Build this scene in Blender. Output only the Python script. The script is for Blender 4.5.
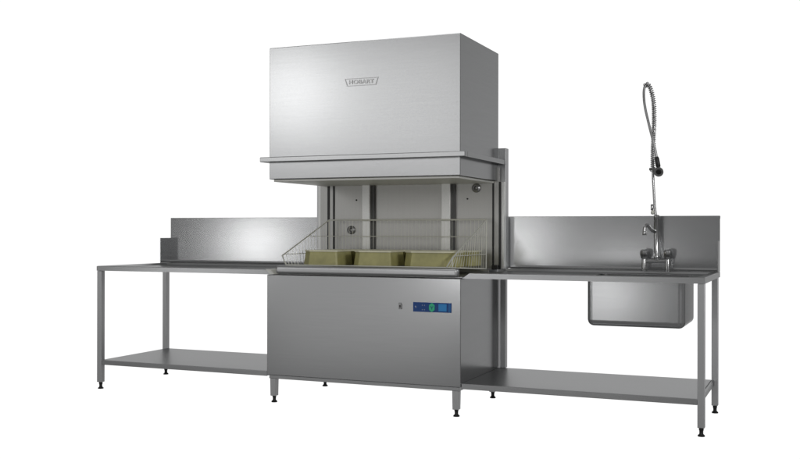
import bpy, bmesh, math, random
from mathutils import Vector, Matrix
random.seed(7)
S = bpy.context.scene
COL = S.collection
for o in list(bpy.data.objects): bpy.data.objects.remove(o)

# ------------------------------------------------------------------ camera
cam = bpy.data.cameras.new('camera'); co = bpy.data.objects.new('camera', cam); COL.objects.link(co)
S.camera = co
YAW, PIT, ROLL = 0.4021, 0.0011, 0.0017
fw = Vector((-math.sin(YAW)*math.cos(PIT), math.cos(YAW)*math.cos(PIT), math.sin(PIT)))
rt = Vector((math.cos(YAW), math.sin(YAW), 0)); up = rt.cross(fw)
r2 = rt*math.cos(ROLL)+up*math.sin(ROLL); u2 = -rt*math.sin(ROLL)+up*math.cos(ROLL)
M = Matrix((r2, u2, -fw)).transposed().to_4x4(); M.translation = Vector((1.8301, -5.7916, 1.1619))
co.matrix_world = M
cam.sensor_width = 36; cam.lens = 989.69/800*36; cam.clip_end = 200

# ------------------------------------------------------------------ studio surroundings: white backdrop side, dim room elsewhere
W = bpy.data.worlds.new('World'); S.world = W; W.use_nodes = True
nt = W.node_tree; N = nt.nodes; L = nt.links; N.clear()
tc = N.new('ShaderNodeTexCoord')
dt = N.new('ShaderNodeVectorMath'); dt.operation = 'DOT_PRODUCT'; L.new(tc.outputs['Generated'], dt.inputs[0])
dt.inputs[1].default_value = Vector((-math.sin(YAW), math.cos(YAW), 0))
mr = N.new('ShaderNodeMapRange'); mr.interpolation_type = 'SMOOTHSTEP'
mr.inputs['From Min'].default_value = math.cos(math.radians(48)); mr.inputs['From Max'].default_value = math.cos(math.radians(38))
L.new(dt.outputs['Value'], mr.inputs['Value'])
sx = N.new('ShaderNodeSeparateXYZ'); L.new(tc.outputs['Generated'], sx.inputs[0])
mx = N.new('ShaderNodeMapRange'); mx.interpolation_type = 'SMOOTHSTEP'          # the right of the room is darker
mx.inputs['From Min'].default_value = -0.75; mx.inputs['From Max'].default_value = 0.35
mx.inputs['To Min'].default_value = 0.11; mx.inputs['To Max'].default_value = 0.15
L.new(sx.outputs['X'], mx.inputs['Value'])
mz = N.new('ShaderNodeMapRange'); mz.inputs['From Min'].default_value = -0.25; mz.inputs['From Max'].default_value = 0.35
mz.inputs['To Min'].default_value = 0.95; mz.inputs['To Max'].default_value = 1.5
L.new(sx.outputs['Z'], mz.inputs['Value'])
mu = N.new('ShaderNodeMath'); mu.operation = 'MULTIPLY'; L.new(mx.outputs[0], mu.inputs[0]); L.new(mz.outputs[0], mu.inputs[1])
mi = N.new('ShaderNodeMix'); mi.data_type = 'FLOAT'
L.new(mr.outputs[0], mi.inputs['Factor']); L.new(mu.outputs[0], mi.inputs[2]); mi.inputs[3].default_value = 1.06
bg = N.new('ShaderNodeBackground'); L.new(mi.outputs[0], bg.inputs['Color'])
wo = N.new('ShaderNodeOutputWorld'); L.new(bg.outputs[0], wo.inputs[0])

def area(name, loc, target, size, power, col=(1, 1, 1), y=None):
    l = bpy.data.lights.new(name, 'AREA'); l.shape = 'DISK'; l.size = size; l.energy = power; l.color = col
    if y: l.shape = 'RECTANGLE'; l.size_y = y
    o = bpy.data.objects.new(name, l); COL.objects.link(o); o.location = loc
    o.rotation_euler = (Vector(target)-Vector(loc)).to_track_quat('-Z', 'Y').to_euler()
area('softbox_high', (-5.25, -6.8, 3.2), (-1.4, 0, 2.1), 1.15, 5)
area('softbox_side', (-6.75, -6.6, 0.95), (-2.4, 0.9, 1.0), .7, 9)
area('fill_right', (4.9, -4.4, 2.7), (-0.9, 0.3, 1.0), 1.2, 95)  # added fill lamp, brightens the tubs, wires and other matt parts
area('softbox_bowl', (-0.70, -6.6, 0.38), (0.7, 0.1, .75), 0.6, 3.8)
area('softbox_centre', (-2.35, -6.6, 0.92), (0.1, 0.9, 1.0), 0.7, 5.5)
area('softbox_top', (-1.2, -1.6, 5.2), (-0.9, 0.3, 0.9), 2.2, 14)
area('panel_upper', (-4.7, -8, 3.1), (-1.0, 0, 1.9), 4.6, 30, y=2.4)
area('fill_lower', (-4.6, -8, 0.0), (-1.0, 0, .6), 3.2, 6, y=2.0)  # added low fill, reaching below floor level, brightens the cabinet front

S.view_settings.view_transform = 'Standard'; S.view_settings.look = 'None'
S.view_settings.gamma = 1; S.view_settings.exposure = 0
S.render.engine = 'CYCLES'; S.cycles.max_bounces = 8

# ------------------------------------------------------------------ materials
def mat(name, base, rough=0.5, metal=0.0, tint=1.0, grain=0.0, brush=None, spec=0.5, alpha=None, vary=0.0):
    m = bpy.data.materials.new(name); m.use_nodes = True
    t = m.node_tree; n = t.nodes; b = n['Principled BSDF']
    b.inputs['Base Color'].default_value = (*base, 1); b.inputs['Roughness'].default_value = rough
    b.inputs['Metallic'].default_value = metal; b.inputs['Specular IOR Level'].default_value = spec
    b.inputs['Specular Tint'].default_value = (tint, tint, tint, 1)
    g = n.new('ShaderNodeTexCoord')
    if brush:
        mp = n.new('ShaderNodeMapping'); mp.inputs['Scale'].default_value = brush; t.links.new(g.outputs['Object'], mp.inputs[0])
        nz = n.new('ShaderNodeTexNoise'); nz.inputs['Scale'].default_value = 1; nz.inputs['Detail'].default_value = 6
        t.links.new(mp.outputs[0], nz.inputs['Vector'])
        bp = n.new('ShaderNodeBump'); bp.inputs['Strength'].default_value = grain; bp.inputs['Distance'].default_value = 0.002
        t.links.new(nz.outputs['Fac'], bp.inputs['Height'])
        r = n.new('ShaderNodeMapRange'); r.inputs['To Min'].default_value = rough-0.02; r.inputs['To Max'].default_value = rough+0.02
        t.links.new(nz.outputs['Fac'], r.inputs['Value']); t.links.new(r.outputs[0], b.inputs['Roughness'])
        n2 = n.new('ShaderNodeTexNoise'); n2.inputs['Scale'].default_value = 420; n2.inputs['Detail'].default_value = 2
        t.links.new(g.outputs['Object'], n2.inputs['Vector'])
        c = n.new('ShaderNodeMapRange'); c.inputs['From Min'].default_value = .25; c.inputs['From Max'].default_value = .75
        c.inputs['To Min'].default_value = 0.92; c.inputs['To Max'].default_value = 1.08
        t.links.new(n2.outputs['Fac'], c.inputs['Value'])
        mp3 = n.new('ShaderNodeMapping'); mp3.inputs['Scale'].default_value = [min(v, 90) for v in brush]; t.links.new(g.outputs['Object'], mp3.inputs[0])
        n3 = n.new('ShaderNodeTexNoise'); n3.inputs['Scale'].default_value = 1; n3.inputs['Detail'].default_value = 5; t.links.new(mp3.outputs[0], n3.inputs['Vector'])
        c3 = n.new('ShaderNodeMapRange'); c3.inputs['From Min'].default_value = .3; c3.inputs['From Max'].default_value = .7
        c3.inputs['To Min'].default_value = .985; c3.inputs['To Max'].default_value = 1.015; t.links.new(n3.outputs['Fac'], c3.inputs['Value'])
        cm = n.new('ShaderNodeMath'); cm.operation = 'MULTIPLY'; t.links.new(c.outputs[0], cm.inputs[0]); t.links.new(c3.outputs[0], cm.inputs[1]); c = cm
        v = n.new('ShaderNodeVectorMath'); v.operation = 'SCALE'; v.inputs[0].default_value = base
        t.links.new(c.outputs[0], v.inputs['Scale']); t.links.new(v.outputs[0], b.inputs['Base Color'])
    elif vary:
        n2 = n.new('ShaderNodeTexNoise'); n2.inputs['Scale'].default_value = 14; n2.inputs['Detail'].default_value = 8
        t.links.new(g.outputs['Object'], n2.inputs['Vector'])
        c = n.new('ShaderNodeMapRange'); c.inputs['From Min'].default_value = .3; c.inputs['From Max'].default_value = .7
        c.inputs['To Min'].default_value = 1-vary; c.inputs['To Max'].default_value = 1+vary
        t.links.new(n2.outputs['Fac'], c.inputs['Value'])
        v = n.new('ShaderNodeVectorMath'); v.operation = 'SCALE'; v.inputs[0].default_value = base
        t.links.new(c.outputs[0], v.inputs['Scale']); t.links.new(v.outputs[0], b.inputs['Base Color'])
    return m
STEEL = mat('brushed_steel', (.61, .615, .62), .22, 1, .22, .004, (3, 3, 600))
STEELT = mat('table_steel', (.615, .62, .625), .31, 1, .36, .004, (3, 600, 3))
SATIN = mat('satin_steel_inside', (.60, .595, .575), .45, 1, .7, .004, (600, 3, 3))
RIBS = mat('satin_steel_rib', (.92, .92, .90), .48, 1, 1, .004, (600, 3, 3))
TUBE = mat('leg_steel', (.74, .745, .75), .42, 1, .6, .004, (600, 3, 3))
CHROME = mat('chrome', (.48, .48, .48), .22, 1, .8)
WIRE = mat('wire_steel', (.84, .84, .76), .35, .3, .9)
TAB = mat('reflection_pale_steel', (.85, .85, .80), .5, .6, .9)  # pale base colour stands in for bright reflections on tab and hood underside
WIREO = mat('wire_coated', (.62, .60, .40), .5, .6, .9)
BLACK = mat('black_rubber', (.012, .012, .012), .5)
BLACKP = mat('black_plastic', (.02, .02, .02), .35)
DGREY = mat('dark_grey_steel', (.34, .34, .34), .35, 1)
DARK = mat('shadow_grey_steel', (.12, .12, .12), .5, .5)
BLUE = mat('panel_blue', (.008, .07, .28), .35)
LBLUE = mat('display_blue', (.03, .30, .72), .3)
MBLUE = mat('button_blue', (.02, .15, .45), .35)
GREEN = mat('button_green', (.05, .62, .32), .35)
WHITE = mat('print_white', (.6, .65, .7), .5)
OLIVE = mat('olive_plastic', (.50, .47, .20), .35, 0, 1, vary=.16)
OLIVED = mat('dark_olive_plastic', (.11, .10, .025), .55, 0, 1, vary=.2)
OLIVEL = mat('pale_olive_rim', (.95, .92, .70), .45, 0, 1, vary=.1)
HOSE = mat('braided_hose', (.42, .42, .42), .35, .8)
EMBOSS = mat('embossed_steel', (.54, .54, .54), .30, 1)

# ------------------------------------------------------------------ mesh helpers
def obj(name, bm, m, parent=None, smooth=False, label=None):
    me = bpy.data.meshes.new(name); bmesh.ops.recalc_face_normals(bm, faces=bm.faces[:]); bm.to_mesh(me); bm.free()
    if m: me.materials.append(m)
    if smooth:
        for p in me.polygons: p.use_smooth = True
        try: me.set_sharp_from_angle(angle=math.radians(38))
        except Exception: pass
    o = bpy.data.objects.new(name, me); COL.objects.link(o)
    if parent:
        o.parent = parent
        w = Vector((0, 0, 0)); p = parent
        while p: w += p.location; p = p.parent
        o.location = -w
    if label: o['label'] = label
    return o
def thing(name, label, cat, loc=(0, 0, 0), group=None):
    o = bpy.data.objects.new(name, None); COL.objects.link(o); o.location = loc; o.empty_display_size = .1
    o['label'] = label; o['category'] = cat
    if group: o['group'] = group
    return o
def box(bm, x0, x1, y0, y1, z0, z1, bev=0.0, seg=2):
    vs = [bm.verts.new((x, y, z)) for x in (x0, x1) for y in (y0, y1) for z in (z0, z1)]
    F = [(0, 1, 3, 2), (4, 6, 7, 5), (0, 4, 5, 1), (2, 3, 7, 6), (0, 2, 6, 4), (1, 5, 7, 3)]
    fs = [bm.faces.new([vs[i] for i in f]) for f in F]
    if bev:
        es = list({e for f in fs for e in f.edges})
        bmesh.ops.bevel(bm, geom=es, offset=bev, segments=seg, profile=.5, affect='EDGES', clamp_overlap=True)
    return bm
def B(*a, **k): return box(bmesh.new(), *a, **k)
def tube(bm, pts, r, n=8, caps=True):
    pts = [Vector(p) for p in pts]; rs = r if isinstance(r, (list, tuple)) else [r]*len(pts)
    rings = []; ref = None
    for i, p in enumerate(pts):
        t = ((pts[i+1] if i < len(pts)-1 else p)-(pts[i-1] if i else p)).normalized()
        if ref is None: ref = t.orthogonal().normalized()
        ref = (ref-t*ref.dot(t)).normalized(); b = t.cross(ref)
        rings.append([bm.verts.new(p+(ref*math.cos(2*math.pi*k/n)+b*math.sin(2*math.pi*k/n))*rs[i]) for k in range(n)])
    for a, c in zip(rings, rings[1:]):
        for k in range(n): bm.faces.new((a[k], a[(k+1) % n], c[(k+1) % n], c[k]))
    if caps:
        bm.faces.new(rings[0][::-1]); bm.faces.new(rings[-1])
    return bm
def lathe(bm, c, prof, n=20, axis='Z'):
    rings = []
    for r, h in prof:
        ring = []
        for k in range(n):
            a = 2*math.pi*k/n; u, v = r*math.cos(a), r*math.sin(a)
            q = (u, v, h) if axis == 'Z' else (u, h, v)
            ring.append(bm.verts.new((c[0]+q[0], c[1]+q[1], c[2]+q[2])))
        rings.append(ring)
    for a, b in zip(rings, rings[1:]):
        for k in range(n): bm.faces.new((a[k], a[(k+1) % n], b[(k+1) % n], b[k]))
    bm.faces.new(rings[0]); bm.faces.new(rings[-1][::-1])
    return bm
def prism(bm, pts, y0, y1):                       # polygon in (x, z) extruded in y
    a = [bm.verts.new((x, y0, z)) for x, z in pts]; b = [bm.verts.new((x, y1, z)) for x, z in pts]
    n = len(pts); bm.faces.new(a); bm.faces.new(b[::-1])
    for i in range(n): bm.faces.new((a[i], b[i], b[(i+1) % n], a[(i+1) % n]))
    return bm
def leg(parent, x, y, ztop, h=.05, w=.04, taper=0, bottom=None):
    bm = bmesh.new(); z0 = h if bottom is None else bottom
    box(bm, x-w/2, x+w/2, y-w/2, y+w/2, z0, ztop, .003)
    if taper:
        for v in bm.verts:
            if v.co.z < z0+.01: v.co.x = x+(v.co.x-x)*(1-taper); v.co.y = y+(v.co.y-y)*(1-taper)
    l = obj('leg', bm, TUBE, parent)
    if bottom is None:
        f = lathe(bmesh.new(), (x, y, 0), [(.006, .0), (.020, .001), (.0205, .007), (.013, .014), (.011, .018), (.0115, .034), (.0135, .036), (.0135, h)], 18)
        obj('foot', f, BLACK, l, True)
    return l

# ------------------------------------------------------------------ dimensions (metres)
XL, XR, D, ZT, ZE, ZS = -3.043, 1.2316, .90, .90, .865, 1.262
BL, BR, HB = -1.607, -.223, .794

# ------------------------------------------------------------------ tables
def tabletop(xa_top, xa_bot, xb, flip, hole=None):
    """pressed steel top; xa = machine end, xb = free end; raised rim on front, back and free end, sunk middle."""
    s = 1 if xb > xa_top else -1
    X = [xa_top, xa_top+s*.004]
    if hole: X += [hole[0], hole[1]]
    X += [xb-s*.060, xb-s*.042, xb-s*.004, xb]
    Y = [0, .004, .042, .056]
    if hole: Y += [hole[2], hole[3]]
    Y += [.765, .779, D]
    nx, ny = len(X), len(Y); zr, zl = ZT, ZT-.013
    bm = bmesh.new(); V = {}
    for i, x in enumerate(X):
        for j, y in enumerate(Y):
            sunk = (i < nx-3) and (3 <= j <= ny-3)
            z = zl if sunk else zr
            if i == nx-1 or j == 0: z = zr-.003
            V[i, j] = bm.verts.new((x, y, z))
    for i in range(nx-1):
        for j in range(ny-1):
            if hole and i == 2 and j == 4: continue
            bm.faces.new((V[i, j], V[i+1, j], V[i+1, j+1], V[i, j+1]))
    # skirt
    def low(x, y): return bm.verts.new((x, y, ZE))
    fr = [low(xa_bot if i == 0 else x, 0) for i, x in enumerate(X)]
    for i in range(nx-1): bm.faces.new((V[i, 0], V[i+1, 0], fr[i+1], fr[i]))
    en = [fr[-1]]+[low(xb, y) for y in Y[1:]]
    for j in range(ny-1): bm.faces.new((V[nx-1, j], V[nx-1, j+1], en[j+1], en[j]))
    ma = [fr[0]]+[low(xa_bot, y) for y in Y[1:]]
    for j in range(ny-1): bm.faces.new((V[0, j], V[0, j+1], ma[j+1], ma[j]))
    bk = [ma[-1]]+[low(x, D) for x in X[1:-1]]+[en[-1]]
    for i in range(nx-1): bm.faces.new((V[i, ny-1], V[i+1, ny-1], bk[i+1], bk[i]))
    if not hole: bm.faces.new(fr+en[1:]+bk[::-1][1:]+ma[::-1][1:-1])
    return bm

def splash(x0, x1):
    bm = bmesh.new(); box(bm, x0, x1, D-.012, D, ZT+.0005, ZS, .002, 1)
    box(bm, x0, x1, D+.0005, D+.022, ZS-.02, ZS-.001, .002, 1)
    # coved foot of the splashback
    pr = [(D-.0125, ZT+.022), (D-.016, ZT+.010), (D-.026, ZT+.002), (D-.0125, ZT+.0008)]
    a = [bm.verts.new((x0, y, z)) for y, z in pr]; b = [bm.verts.new((x1, y, z)) for y, z in pr]
    for i in range(3): bm.faces.new((a[i], b[i], b[i+1], a[i+1]))
    return bm
def shelf(x0, x1, y0, y1):
    bm = bmesh.new(); box(bm, x0, x1, y0, y1, .178, .213, .003, 2); return bm

tl = thing('work_table', 'plain stainless steel side table on the left, open below with one shelf and no sink', 'table', (-2.3, .45, 0))
obj('tabletop', tabletop(-1.625, -1.56, XL, 0), STEELT, tl)
obj('splashback', splash(XL+.004, -1.57), STEEL, tl)
bm = bmesh.new(); box(bm, XL, XL+.006, .752, D-.0125, ZT+.0005, 1.1, .002, 1); box(bm, XL, XL+.0035, D-.0124, D+.018, ZT-.03, 1.1, .001, 1)
obj('end_upstand', bm, STEEL, tl)
obj('guide_tab', prism(bmesh.new(), [(-1.618, .8985), (-1.585, .8985), (-1.548, .867), (-1.581, .867)], -.002, .10), TAB, tl)
leg(tl, XL+.022, .022, ZE-.001); leg(tl, XL+.022, .805, ZE-.001)
obj('shelf', shelf(XL+.0425, BL-.002, .006, .80), STEELT, tl)
bm = bmesh.new(); box(bm, XL+.024, XL+.0415, .043, .784, .180, .211, .002, 1); obj('shelf_bracket', bm, STEELT, tl)

tr = thing('sink_table', 'stainless steel sink table on the right with deep square bowl below its top and shelf', 'table', (.5, .45, 0))
SX0, SX1, SY0, SY1, SZ = .535, 1.105, .12, .60, .592
obj('tabletop', tabletop(-.168, -.215, XR, 0, (SX0+.004, SX1-.004, SY0+.004, SY1-.004)), STEELT, tr)
obj('splashback', splash(-.225, XR-.0005), STEEL, tr)
bm = bmesh.new(); box(bm, XR-.006, XR, .752, D-.0125, ZT+.0005, 1.1, .002, 1); obj('end_upstand', bm, STEEL, tr)
for x, y in ((XR-.022, .022), (XR-.022, .805)): leg(tr, x, y, ZE-.001)
leg(tr, -.192, .805, ZE-.001, bottom=.2135)
obj('shelf', shelf(BR+.002, XR-.0425, .006, .80), STEELT, tr)
bm = bmesh.new(); box(bm, XR-.0415, XR-.024, .043, .784, .180, .211, .002, 1); obj('shelf_bracket', bm, STEELT, tr)
# bowl
bm = bmesh.new(); box(bm, SX0, SX1, SY0, SY1, SZ, ZT-.014)
ve = [e for e in bm.edges if abs(e.verts[0].co.z-e.verts[1].co.z) > .1]
be = [e for e in bm.edges if e.verts[0].co.z < SZ+.01 and e.verts[1].co.z < SZ+.01]
bmesh.ops.bevel(bm, geom=ve+be, offset=.036, segments=12, profile=.5, affect='EDGES')
bmesh.ops.delete(bm, geom=[f for f in bm.faces if f.normal.z > .9 or all(v.co.z > ZT-.02 for v in f.verts)], context='FACES')
bw = obj('sink_bowl', bm, STEEL, tr)
md = bw.modifiers.new('Solidify', 'SOLIDIFY'); md.thickness = .0015; md.offset = -1
bm = lathe(bmesh.new(), (.82, .36, SZ), [(.012, .0045), (.045, .0045), (.047, .002)], 24); obj('drain', bm, CHROME, bw, True)

# ------------------------------------------------------------------ washing machine
wm = thing('dishwashing_machine', 'large stainless steel hood dishwasher with raised hood and blue control panel between two tables', 'dishwasher', (-.915, .4, 0))
bd = obj('cabinet', B(BL, BR, .0, .838, .188, ZE-.0015, bev=.004), STEEL, wm)
bm = bmesh.new(); box(bm, BL+.012, BR-.012, .010, .79, .163, .1875, .002, 1)
for x in (BL+.17, BR-.16):
    lathe(bm, (x, .0095, .176), [(.0035, 0), (.0035, .002)], 10, 'Y')
obj('base_rail', bm, STEELT, wm)
for x, y in ((BL+.038, .036), (BR-.040, .036), (BL+.038, .80-.02), (BR-.040, .78)):
    leg(wm, x, y, .1625, .045, .044, .08)
# tank deck and front lip
bm = bmesh.new()
box(bm, -1.545, -.232, .055, .79, ZE, ZE+.008, .001, 1)
box(bm, BL+.03, -.235, .60, .79, ZE+.0085, ZE+.030, .002, 1)
obj('tank_deck', bm, STEELT, wm)
bm = bmesh.new(); box(bm, -1.536, -.244, -.012, .05, ZE+.006, .926, .017, 5); obj('front_lip', bm, STEELT, wm, True).modifiers.new('Weighted', 'WEIGHTED_NORMAL')
# back panel, ribs, posts
bp_ = obj('back_panel', B(-1.60, -.2145, .76, .775, ZE+.031, 1.60, bev=.001, seg=1), SATIN, wm)
for a, b in ((-1.238, -1.176), (-.622, -.556)):
    rb = obj('upright', B(a, b, .715, .7595, ZE+.031, 1.50, bev=.003), RIBS, wm)
    obj('rail_groove', B(b+.0005, b+.026, .74, .7595, ZE+.031, 1.50), DARK, rb)
for a, b in ((-1.541, -1.522), (-1.495, -1.480), (-.262, -.249), (-.215, -.2)):
    obj('guide_rail', B(a, b, .756, .7595, ZE+.031, 1.50, bev=.001, seg=1), BLACKP, wm)
obj('mast', B(-.24, -.176, .80, .862, ZE+.002, 1.735, bev=.004), TUBE, wm)
obj('mast', B(-1.652, -1.59, .80, .862, ZE+.002, 1.735, bev=.004), TUBE, wm)
obj('corner_strip', B(-.2135, -.178, .765, .7995, ZE+.036, 1.50, bev=.002), RIBS, wm)
obj('corner_strip', B(-1.622, -1.545, .765, .7995, ZE+.036, 1.50, bev=.002), RIBS, wm)
for x, z in ((-1.343, 1.166), (-.378, 1.459)):
    bm = bmesh.new(); n = 28
    prof = [(.013, -.004), (.013, -.018), (.020, -.020), (.030, -.014), (.032, -.001), (.013, -.001)]
    rings = [[bm.verts.new((x+r*math.cos(2*math.pi*k/n), .76+h, z+r*math.sin(2*math.pi*k/n))) for k in range(n)] for r, h in prof]
    for i in range(len(rings)):
        a, b = rings[i], rings[(i+1) % len(rings)]
        for k in range(n): bm.faces.new((a[k], a[(k+1) % n], b[(k+1) % n], b[k]))
    r_ = obj('ring_fitting', bm, DGREY, wm, True)
    obj('nozzle', lathe(bmesh.new(), (x+.003, .76, z), [(.0125, -.001), (.0125, -.007), (.006, -.012)], 16, 'Y'), SATIN, r_, True)
for x, z in ((-1.303, 1.385), (-.444, 1.385)):
    obj('bolt', lathe(bmesh.new(), (x, .76, z), [(.006, -.0005), (.006, -.004), (.003, -.006)], 10, 'Y'), BLACKP, wm)
obj('pivot_block', B(-.255, -.213, .72, .755, ZE+.031, ZE+.060, bev=.004), BLACKP, wm)

# hood
HL, HR, HF = -1.594, -.229, .006
bm = bmesh.new(); box(bm, HL, HR, HF, HB, 1.640, 2.392, .004, 2)
box(bm, HL, HR, HF, HB, 1.506, 1.6395, .004, 2)
hood = obj('hood', bm, STEEL, wm)
bm = bmesh.new(); box(bm, HL+.022, HR-.022, HF+.022, HB-.022, 1.490, 1.5055, .002, 1)
obj('underside_rim', bm, TAB, hood)
e = .047
bm = bmesh.new()
box(bm, HL-e, HR+e, HF-e, HF-.0005, 1.620, 1.653, .004, 2)
box(bm, HR+.0005, HR+e, HF+.0005, .79, 1.620, 1.653, .004, 2)
box(bm, HL-e, HL-.0005, HF+.0005, .79, 1.620, 1.653, .004, 2)
obj('handle_bar', bm, STEEL, hood)
# embossed name plate: frame + lettering
bm = bmesh.new()
P = [(-1.026, 2.149), (-.790, 2.149), (-.806, 2.103), (-1.010, 2.103)]
def inset(p, d):
    cx, cz = -.908, 2.126
    return (p[0]+(d*1.35 if p[0] < cx else -d*1.35), p[1]+(d if p[1] < cz else -d))
OUT = [inset(p, -.0018) for p in P]; INN = [inset(p, .0022) for p in P]
y0_, y1_ = HF-.0030, HF-.0002
vo = [bm.verts.new((x, y0_, z)) for x, z in OUT]; vi = [bm.verts.new((x, y0_, z)) for x, z in INN]
wo_ = [bm.verts.new((x, y1_, z)) for x, z in OUT]; wi = [bm.verts.new((x, y1_, z)) for x, z in INN]
for i in range(4):
    j = (i+1) % 4
    bm.faces.new((vo[i], vo[j], vi[j], vi[i])); bm.faces.new((vo[i], wo_[i], wo_[j], vo[j])); bm.faces.new((vi[i], vi[j], wi[j], wi[i]))
bd_ = obj('name_plate', bm, EMBOSS, hood)
cu = bpy.data.curves.new('lettering', 'FONT'); cu.body = 'HOBART'; cu.size = .040; cu.align_x = 'CENTER'; cu.align_y = 'CENTER'
cu.extrude = .0015; cu.offset = .0012; cu.space_character = 1.12
to = bpy.data.objects.new('lettering_source', cu); COL.objects.link(to); bpy.context.view_layer.update()
me = bpy.data.meshes.new_from_object(to.evaluated_get(bpy.context.evaluated_depsgraph_get()))
bpy.data.objects.remove(to)
bm = bmesh.new(); bm.from_mesh(me)
xs = [v.co.x for v in bm.verts]; ys = [v.co.y for v in bm.verts]
wx = max(xs)-min(xs); cx_ = (max(xs)+min(xs))/2; cy_ = (max(ys)+min(ys))/2; hy = max(ys)-min(ys)
for v in bm.verts: v.co = Vector((-.908+(v.co.x-cx_)*.178/wx, HF-.002-v.co.z, 2.127+(v.co.y-cy_)*.027/hy))
obj('lettering', bm, EMBOSS, bd_)

# control panel
cp = obj('control_panel', B(-.541, -.284, -.0035, -.0003, .650, .710, bev=.001, seg=1), BLUE, wm)
cx0, cz0 = -.413, .6795
bm = prism(bmesh.new(), [(cx0+.026*math.cos(math.radians(a))*.82, cz0+.029*math.sin(math.radians(a))) for a in (30, 90, 150, 210, 270, 330)], -.0065, -.0037)
sb = obj('start_button', bm, GREEN, cp)
bm = bmesh.new(); prism(bm, [(cx0-.002, cz0-.012), (cx0+.002, cz0-.012), (cx0+.002, cz0+.001), (cx0-.002, cz0+.001)], -.0072, -.0066)
for s in (-1, 1): prism(bm, [(cx0, cz0), (cx0+s*.008, cz0+.010), (cx0+s*.011, cz0+.008), (cx0+s*.002, cz0-.003)], -.0072, -.0066)
obj('button_symbol', bm, BLUE, sb)
obj('display', B(-.369, -.315, -.006, -.0037, .657, .703, bev=.001, seg=1), LBLUE, cp)
obj('side_key', B(-.304, -.288, -.0055, -.0037, .654, .706, bev=.001, seg=1), MBLUE, cp)
bm = prism(bmesh.new(), [(-.528, .686), (-.520, .686), (-.520, .674), (-.5235, .674), (-.5235, .683), (-.528, .683)], -.0046, -.0037)
obj('printed_symbol', bm, WHITE, cp)
for x in (-.478, -.463):
    for z in (.692, .664): obj('indicator', prism(bmesh.new(), [(x-.002, z-.002), (x+.002, z-.002), (x+.002, z+.002), (x-.002, z+.002)], -.0046, -.0037), WHITE, cp)
ks = obj('lock_plate', B(-.641, -.618, -.006, -.0003, .663, .703, bev=.003), CHROME, wm)
obj('keyhole', B(-.634, -.625, -.008, -.0062, .672, .690, bev=.002), BLACKP, ks)

# ------------------------------------------------------------------ wire basket
bk = thing('wire_basket', 'low-fronted wire basket with sloping sides standing on the dishwasher under the raised hood', 'basket', (-.9, .4, ZE+.008))
WR = .0030
FL, FRr = Vector((-1.541, .09, .99)), Vector((-.311, .09, .99))
BTL, BTR = Vector((-1.492, .69, 1.238)), Vector((-.281, .69, 1.238))
bFL, bFR = Vector((-1.51, .09, .927)), Vector((-.351, .09, .927))
bBL, bBR = Vector((-1.492, .69, .90)), Vector((-.285, .69, .90))
bm = bmesh.new()
for pts in ([bFL, bFR], [bFL, FL, BTL], [bFR, FRr, BTR], [BTL, BTR], [bBL, BTL], [bBR, BTR], [bFL, bBL], [bFR, bBR], [bBL, bBR]):
    for a, b in zip(pts, pts[1:]): tube(bm, [a, b], .0050, 8)
tube(bm, [FRr, Vector((-.312, .09, .90))], .0035, 6)
obj('rim_wire', bm, WIRE, bk, True)
bm = bmesh.new(); n = 44
for i in range(1, n):
    x = bBL.x+(bBR.x-bBL.x)*i/n; tube(bm, [(x, .69, .90), (x, .69, 1.238)], .0013, 6)
for z in (1.12, 1.0): tube(bm, [(-1.492, .69, z), (-.283, .69, z)], .0026, 6)
obj('back_wires', bm, WIRE, bk, True)
for bl, tl_, br_ in ((bFL, FL, (bBL, BTL)), (bFR, FRr, (bBR, BTR))):
    bm = bmesh.new(); n = 15
    for i in range(1, n):
        t = i/n; lo = bl.lerp(br_[0], t); hi = tl_.lerp(br_[1], t); tube(bm, [lo, hi], .0014 if bl.x < -1 else .0024, 6)
    for zz in (1.0, 1.12):
        t = (zz-.99)/(1.238-.99)
        p = tl_.lerp(br_[1], max(t, .04)); q = Vector((br_[0].x, .69, p.z)); tube(bm, [p, q], .0024, 6)
    obj('side_wires', bm, WIRE, bk, True)
bm = bmesh.new()
for i in range(1, 24):
    x = -1.50+1.14*i/24; tube(bm, [(x, .09, .927), (x*.999, .69, .902)], .0019, 6)
for y in (.2, .3, .4, .5, .6): tube(bm, [(-1.5, y, .920), (-.33, y, .920)], .0019, 6)
obj('floor_wires', bm, WIRE, bk, True)

# ------------------------------------------------------------------ tubs standing in the basket
def tub(x0, x1, y0, y1, z0, z1, cut, m, label, group='olive tubs standing in the wire basket'):
    t = thing('plastic_tub', label, 'tub', ((x0+x1)/2, (y0+y1)/2, z0), group)
    def ring(bm, ins, z):
        a, b, c, d = x0+ins, x1-ins, y0+ins, y1-ins; k = cut
        return [bm.verts.new((x, y, z)) for x, y in ((a+k[0], c), (b-k[1], c), (b, c+k[1]), (b, d-k[1]), (b-k[1], d), (a+k[0], d), (a, d-k[0]), (a, c+k[0]))]
    bm = bmesh.new()
    R = [ring(bm, i, z) for i, z in ((.004, z0), (0, z0+.006), (.004, z0+.05), (.009, z1-.007))]
    for a, b in zip(R, R[1:]):
        for k in range(8): bm.faces.new((a[k], a[(k+1) % 8], b[(k+1) % 8], b[k]))
    bm.faces.new(R[0])
    obj('wall', bm, m, t)
    bm = bmesh.new()
    R = [ring(bm, i, z) for i, z in ((.0082, z1-.0068), (.003, z1-.006), (.003, z1+.002), (.006, z1+.004), (.02, z1+.004))]
    for a, b in zip(R, R[1:]):
        for k in range(8): bm.faces.new((a[k], a[(k+1) % 8], b[(k+1) % 8], b[k]))
    bm.faces.new(R[-1])
    bmesh.ops.recalc_face_normals(bm, faces=bm.faces[:])
    obj('lid', bm, OLIVEL, t)
    return t
Z0, Z1 = .9235, 1.024
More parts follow.
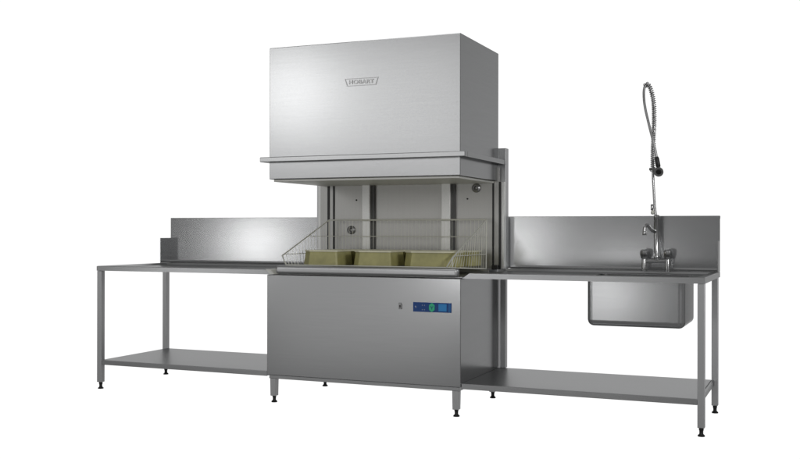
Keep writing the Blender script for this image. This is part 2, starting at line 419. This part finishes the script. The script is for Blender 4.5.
tub(-1.457, -1.166, .17, .42, Z0, Z1, (.075, .01), OLIVE, 'pale olive tub with wide cut corner, front left end of the basket')
tub(-1.068, -.772, .17, .42, Z0, Z1, (.06, .01), OLIVE, 'narrower olive tub in the middle of the front row between two dark gaps')
tub(-.702, -.325, .17, .42, Z0, Z1, (.07, .07), OLIVE, 'widest olive tub at the right end of the front row')
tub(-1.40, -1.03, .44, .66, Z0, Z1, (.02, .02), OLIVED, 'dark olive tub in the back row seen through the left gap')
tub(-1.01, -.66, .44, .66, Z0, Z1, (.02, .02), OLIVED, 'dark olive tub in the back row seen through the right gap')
tub(-.64, -.30, .44, .66, Z0, Z1, (.02, .02), OLIVE, 'olive tub in the back row behind the sloping wires on the right')

# ------------------------------------------------------------------ rinse tap
TX, TY = .840, .80
tp = thing('rinse_tap', 'chrome pre-rinse tap with two handles and tall spring hose on the sink table', 'tap', (TX, TY, ZT))
obj('column', lathe(bmesh.new(), (TX+.004, TY, 0), [(.014, .975), (.019, .982), (.019, 1.0), (.0165, 1.005), (.0165, 1.235), (.019, 1.24), (.019, 1.262), (.012, 1.268)], 24), CHROME, tp, True)
bm = tube(bmesh.new(), [(TX-.075, TY, .966), (TX+.075, TY, .966)], .0125, 16); obj('crossbar', bm, CHROME, tp, True)
for s in (-1, 1):
    kx = TX+s*.075
    k = obj('valve', lathe(bmesh.new(), (kx, TY, 0), [(.021, ZT+.0005), (.021, ZT+.006), (.0165, ZT+.010), (.0165, .975), (.015, .98)], 20), CHROME, tp, True)
    bm = bmesh.new(); n = 28; rings = []
    for r, z in ((.018, .9805), (.0235, .995), (.0265, 1.022), (.024, 1.034), (.015, 1.040)):
        rings.append([bm.verts.new((kx+r*(1+.06*math.cos(7*a))*math.cos(a), TY+r*(1+.06*math.cos(7*a))*math.sin(a), z)) for a in [2*math.pi*i/n for i in range(n)]])
    for a, b in zip(rings, rings[1:]):
        for i in range(n): bm.faces.new((a[i], a[(i+1) % n], b[(i+1) % n], b[i]))
    bm.faces.new(rings[0]); bm.faces.new(rings[-1]); obj('handle', bm, CHROME, k, True)
def spline(pts, n=8):
    pts = [Vector(p) for p in pts]; out = []
    P = [pts[0]*2-pts[1]]+pts+[pts[-1]*2-pts[-2]]
    for i in range(1, len(P)-2):
        for k in range(n):
            t = k/n; a, b, c, d = P[i-1:i+3]
            out.append(.5*((2*b)+(c-a)*t+(2*a-5*b+4*c-d)*t*t+(3*b-a-3*c+d)*t**3))
    return out+[pts[-1]]
bm = tube(bmesh.new(), spline([(.836, TY-.014, 1.160), (.829, TY-.030, 1.163), (.817, TY-.05, 1.172), (.806, TY-.07, 1.190), (.794, TY-.09, 1.203), (.786, TY-.105, 1.188), (.784, TY-.11, 1.160)]), [.0125]*16+[.0115]*33, 12)
lathe(bm, (.784, TY-.11, 1.136), [(.0125, 0), (.0135, .003), (.0135, .022), (.0105, .027)], 16)
obj('spout', bm, CHROME, tp, True)
bm = tube(bmesh.new(), spline([(.838, TY, 1.266), (.831, TY, 1.34), (.826, TY, 1.43), (.822, TY, 1.50), (.820, TY, 1.58)]), .0088, 14)
obj('riser_pipe', bm, CHROME, tp, True)
bm = lathe(bmesh.new(), (.820, TY-.006, 1.283), [(.006, -.014), (.011, -.008), (.013, 0), (.011, .008), (.006, .014)], 16)
obj('swivel_ball', bm, WIRE, tp, True)
bm = lathe(bmesh.new(), (.816, TY-.006, 1.297), [(.0075, 0), (.009, .004), (.009, .036), (.006, .040)], 12); obj('lever', bm, CHROME, tp, True)
# hose path: up inside the spring, over the loop, down to the spray gun
core = spline([(.820, TY, 1.565), (.821, TY, 1.69), (.825, TY, 1.79), (.828, TY, 1.886), (.826, TY, 1.984), (.817, TY-.005, 2.05), (.801, TY-.012, 2.103), (.784, TY-.022, 2.120), (.771, TY-.03, 2.103)], 14)
obj('hose', tube(bmesh.new(), core, .0085, 10), HOSE, tp, True)
down = spline([(.771, TY-.03, 2.103), (.767, TY-.035, 2.066), (.771, TY-.045, 2.007), (.781, TY-.05, 1.947), (.795, TY-.055, 1.888), (.813, TY-.06, 1.815), (.832, TY-.065, 1.743), (.844, TY-.065, 1.69), (.854, TY-.065, 1.635)], 8)
obj('hose', tube(bmesh.new(), down, .0085, 10), HOSE, tp, True)
# spring
L_ = [0]
for a, b in zip(core, core[1:]): L_.append(L_[-1]+(b-a).length)
def at(s):
    for i in range(1, len(core)):
        if L_[i] >= s:
            t = (s-L_[i-1])/max(1e-9, L_[i]-L_[i-1]); return core[i-1].lerp(core[i], t), (core[i]-core[i-1]).normalized()
    return core[-1], (core[-1]-core[-2]).normalized()
pts = []; turns = int(L_[-1]/.0130); ref = Vector((1, 0, 0))
for k in range(turns*12+1):
    p, t = at(L_[-1]*k/(turns*12)); ref = (ref-t*ref.dot(t)).normalized(); b = t.cross(ref); a = 2*math.pi*k/12
    pts.append(p+(ref*math.cos(a)+b*math.sin(a))*.0145)
obj('spring', tube(bmesh.new(), pts, .0030, 6), CHROME, tp, True)
hy_ = TY-.066
sg = obj('spray_handle', tube(bmesh.new(), [(.853, hy_, 1.642), (.855, hy_, 1.630), (.864, hy_, 1.580), (.867, hy_, 1.572)], [.011, .0155, .0155, .011], 14), BLACKP, tp, True)
bm = tube(bmesh.new(), [(.867, hy_, 1.573), (.870, hy_-.002, 1.555)], .012, 14)
tube(bm, [(.869, hy_+.008, 1.560), (.872, hy_-.022, 1.547), (.873, hy_-.045, 1.540)], [.014, .028, .031], 24)
obj('spray_head', bm, CHROME, sg, True)
obj('spray_face', tube(bmesh.new(), [(.873, hy_-.0452, 1.5398), (.873, hy_-.050, 1.5375)], [.018, .015], 22), BLACKP, sg, True)
bm = tube(bmesh.new(), [(.802, TY-.004, 1.566), (.838, TY-.022, 1.563), (.858, hy_+.014, 1.565)], .010, 10)
lathe(bm, (.8205, TY, 1.548), [(.013, 0), (.019, .003), (.019, .022), (.013, .026)], 18)
obj('holder', bm, CHROME, tp, True)
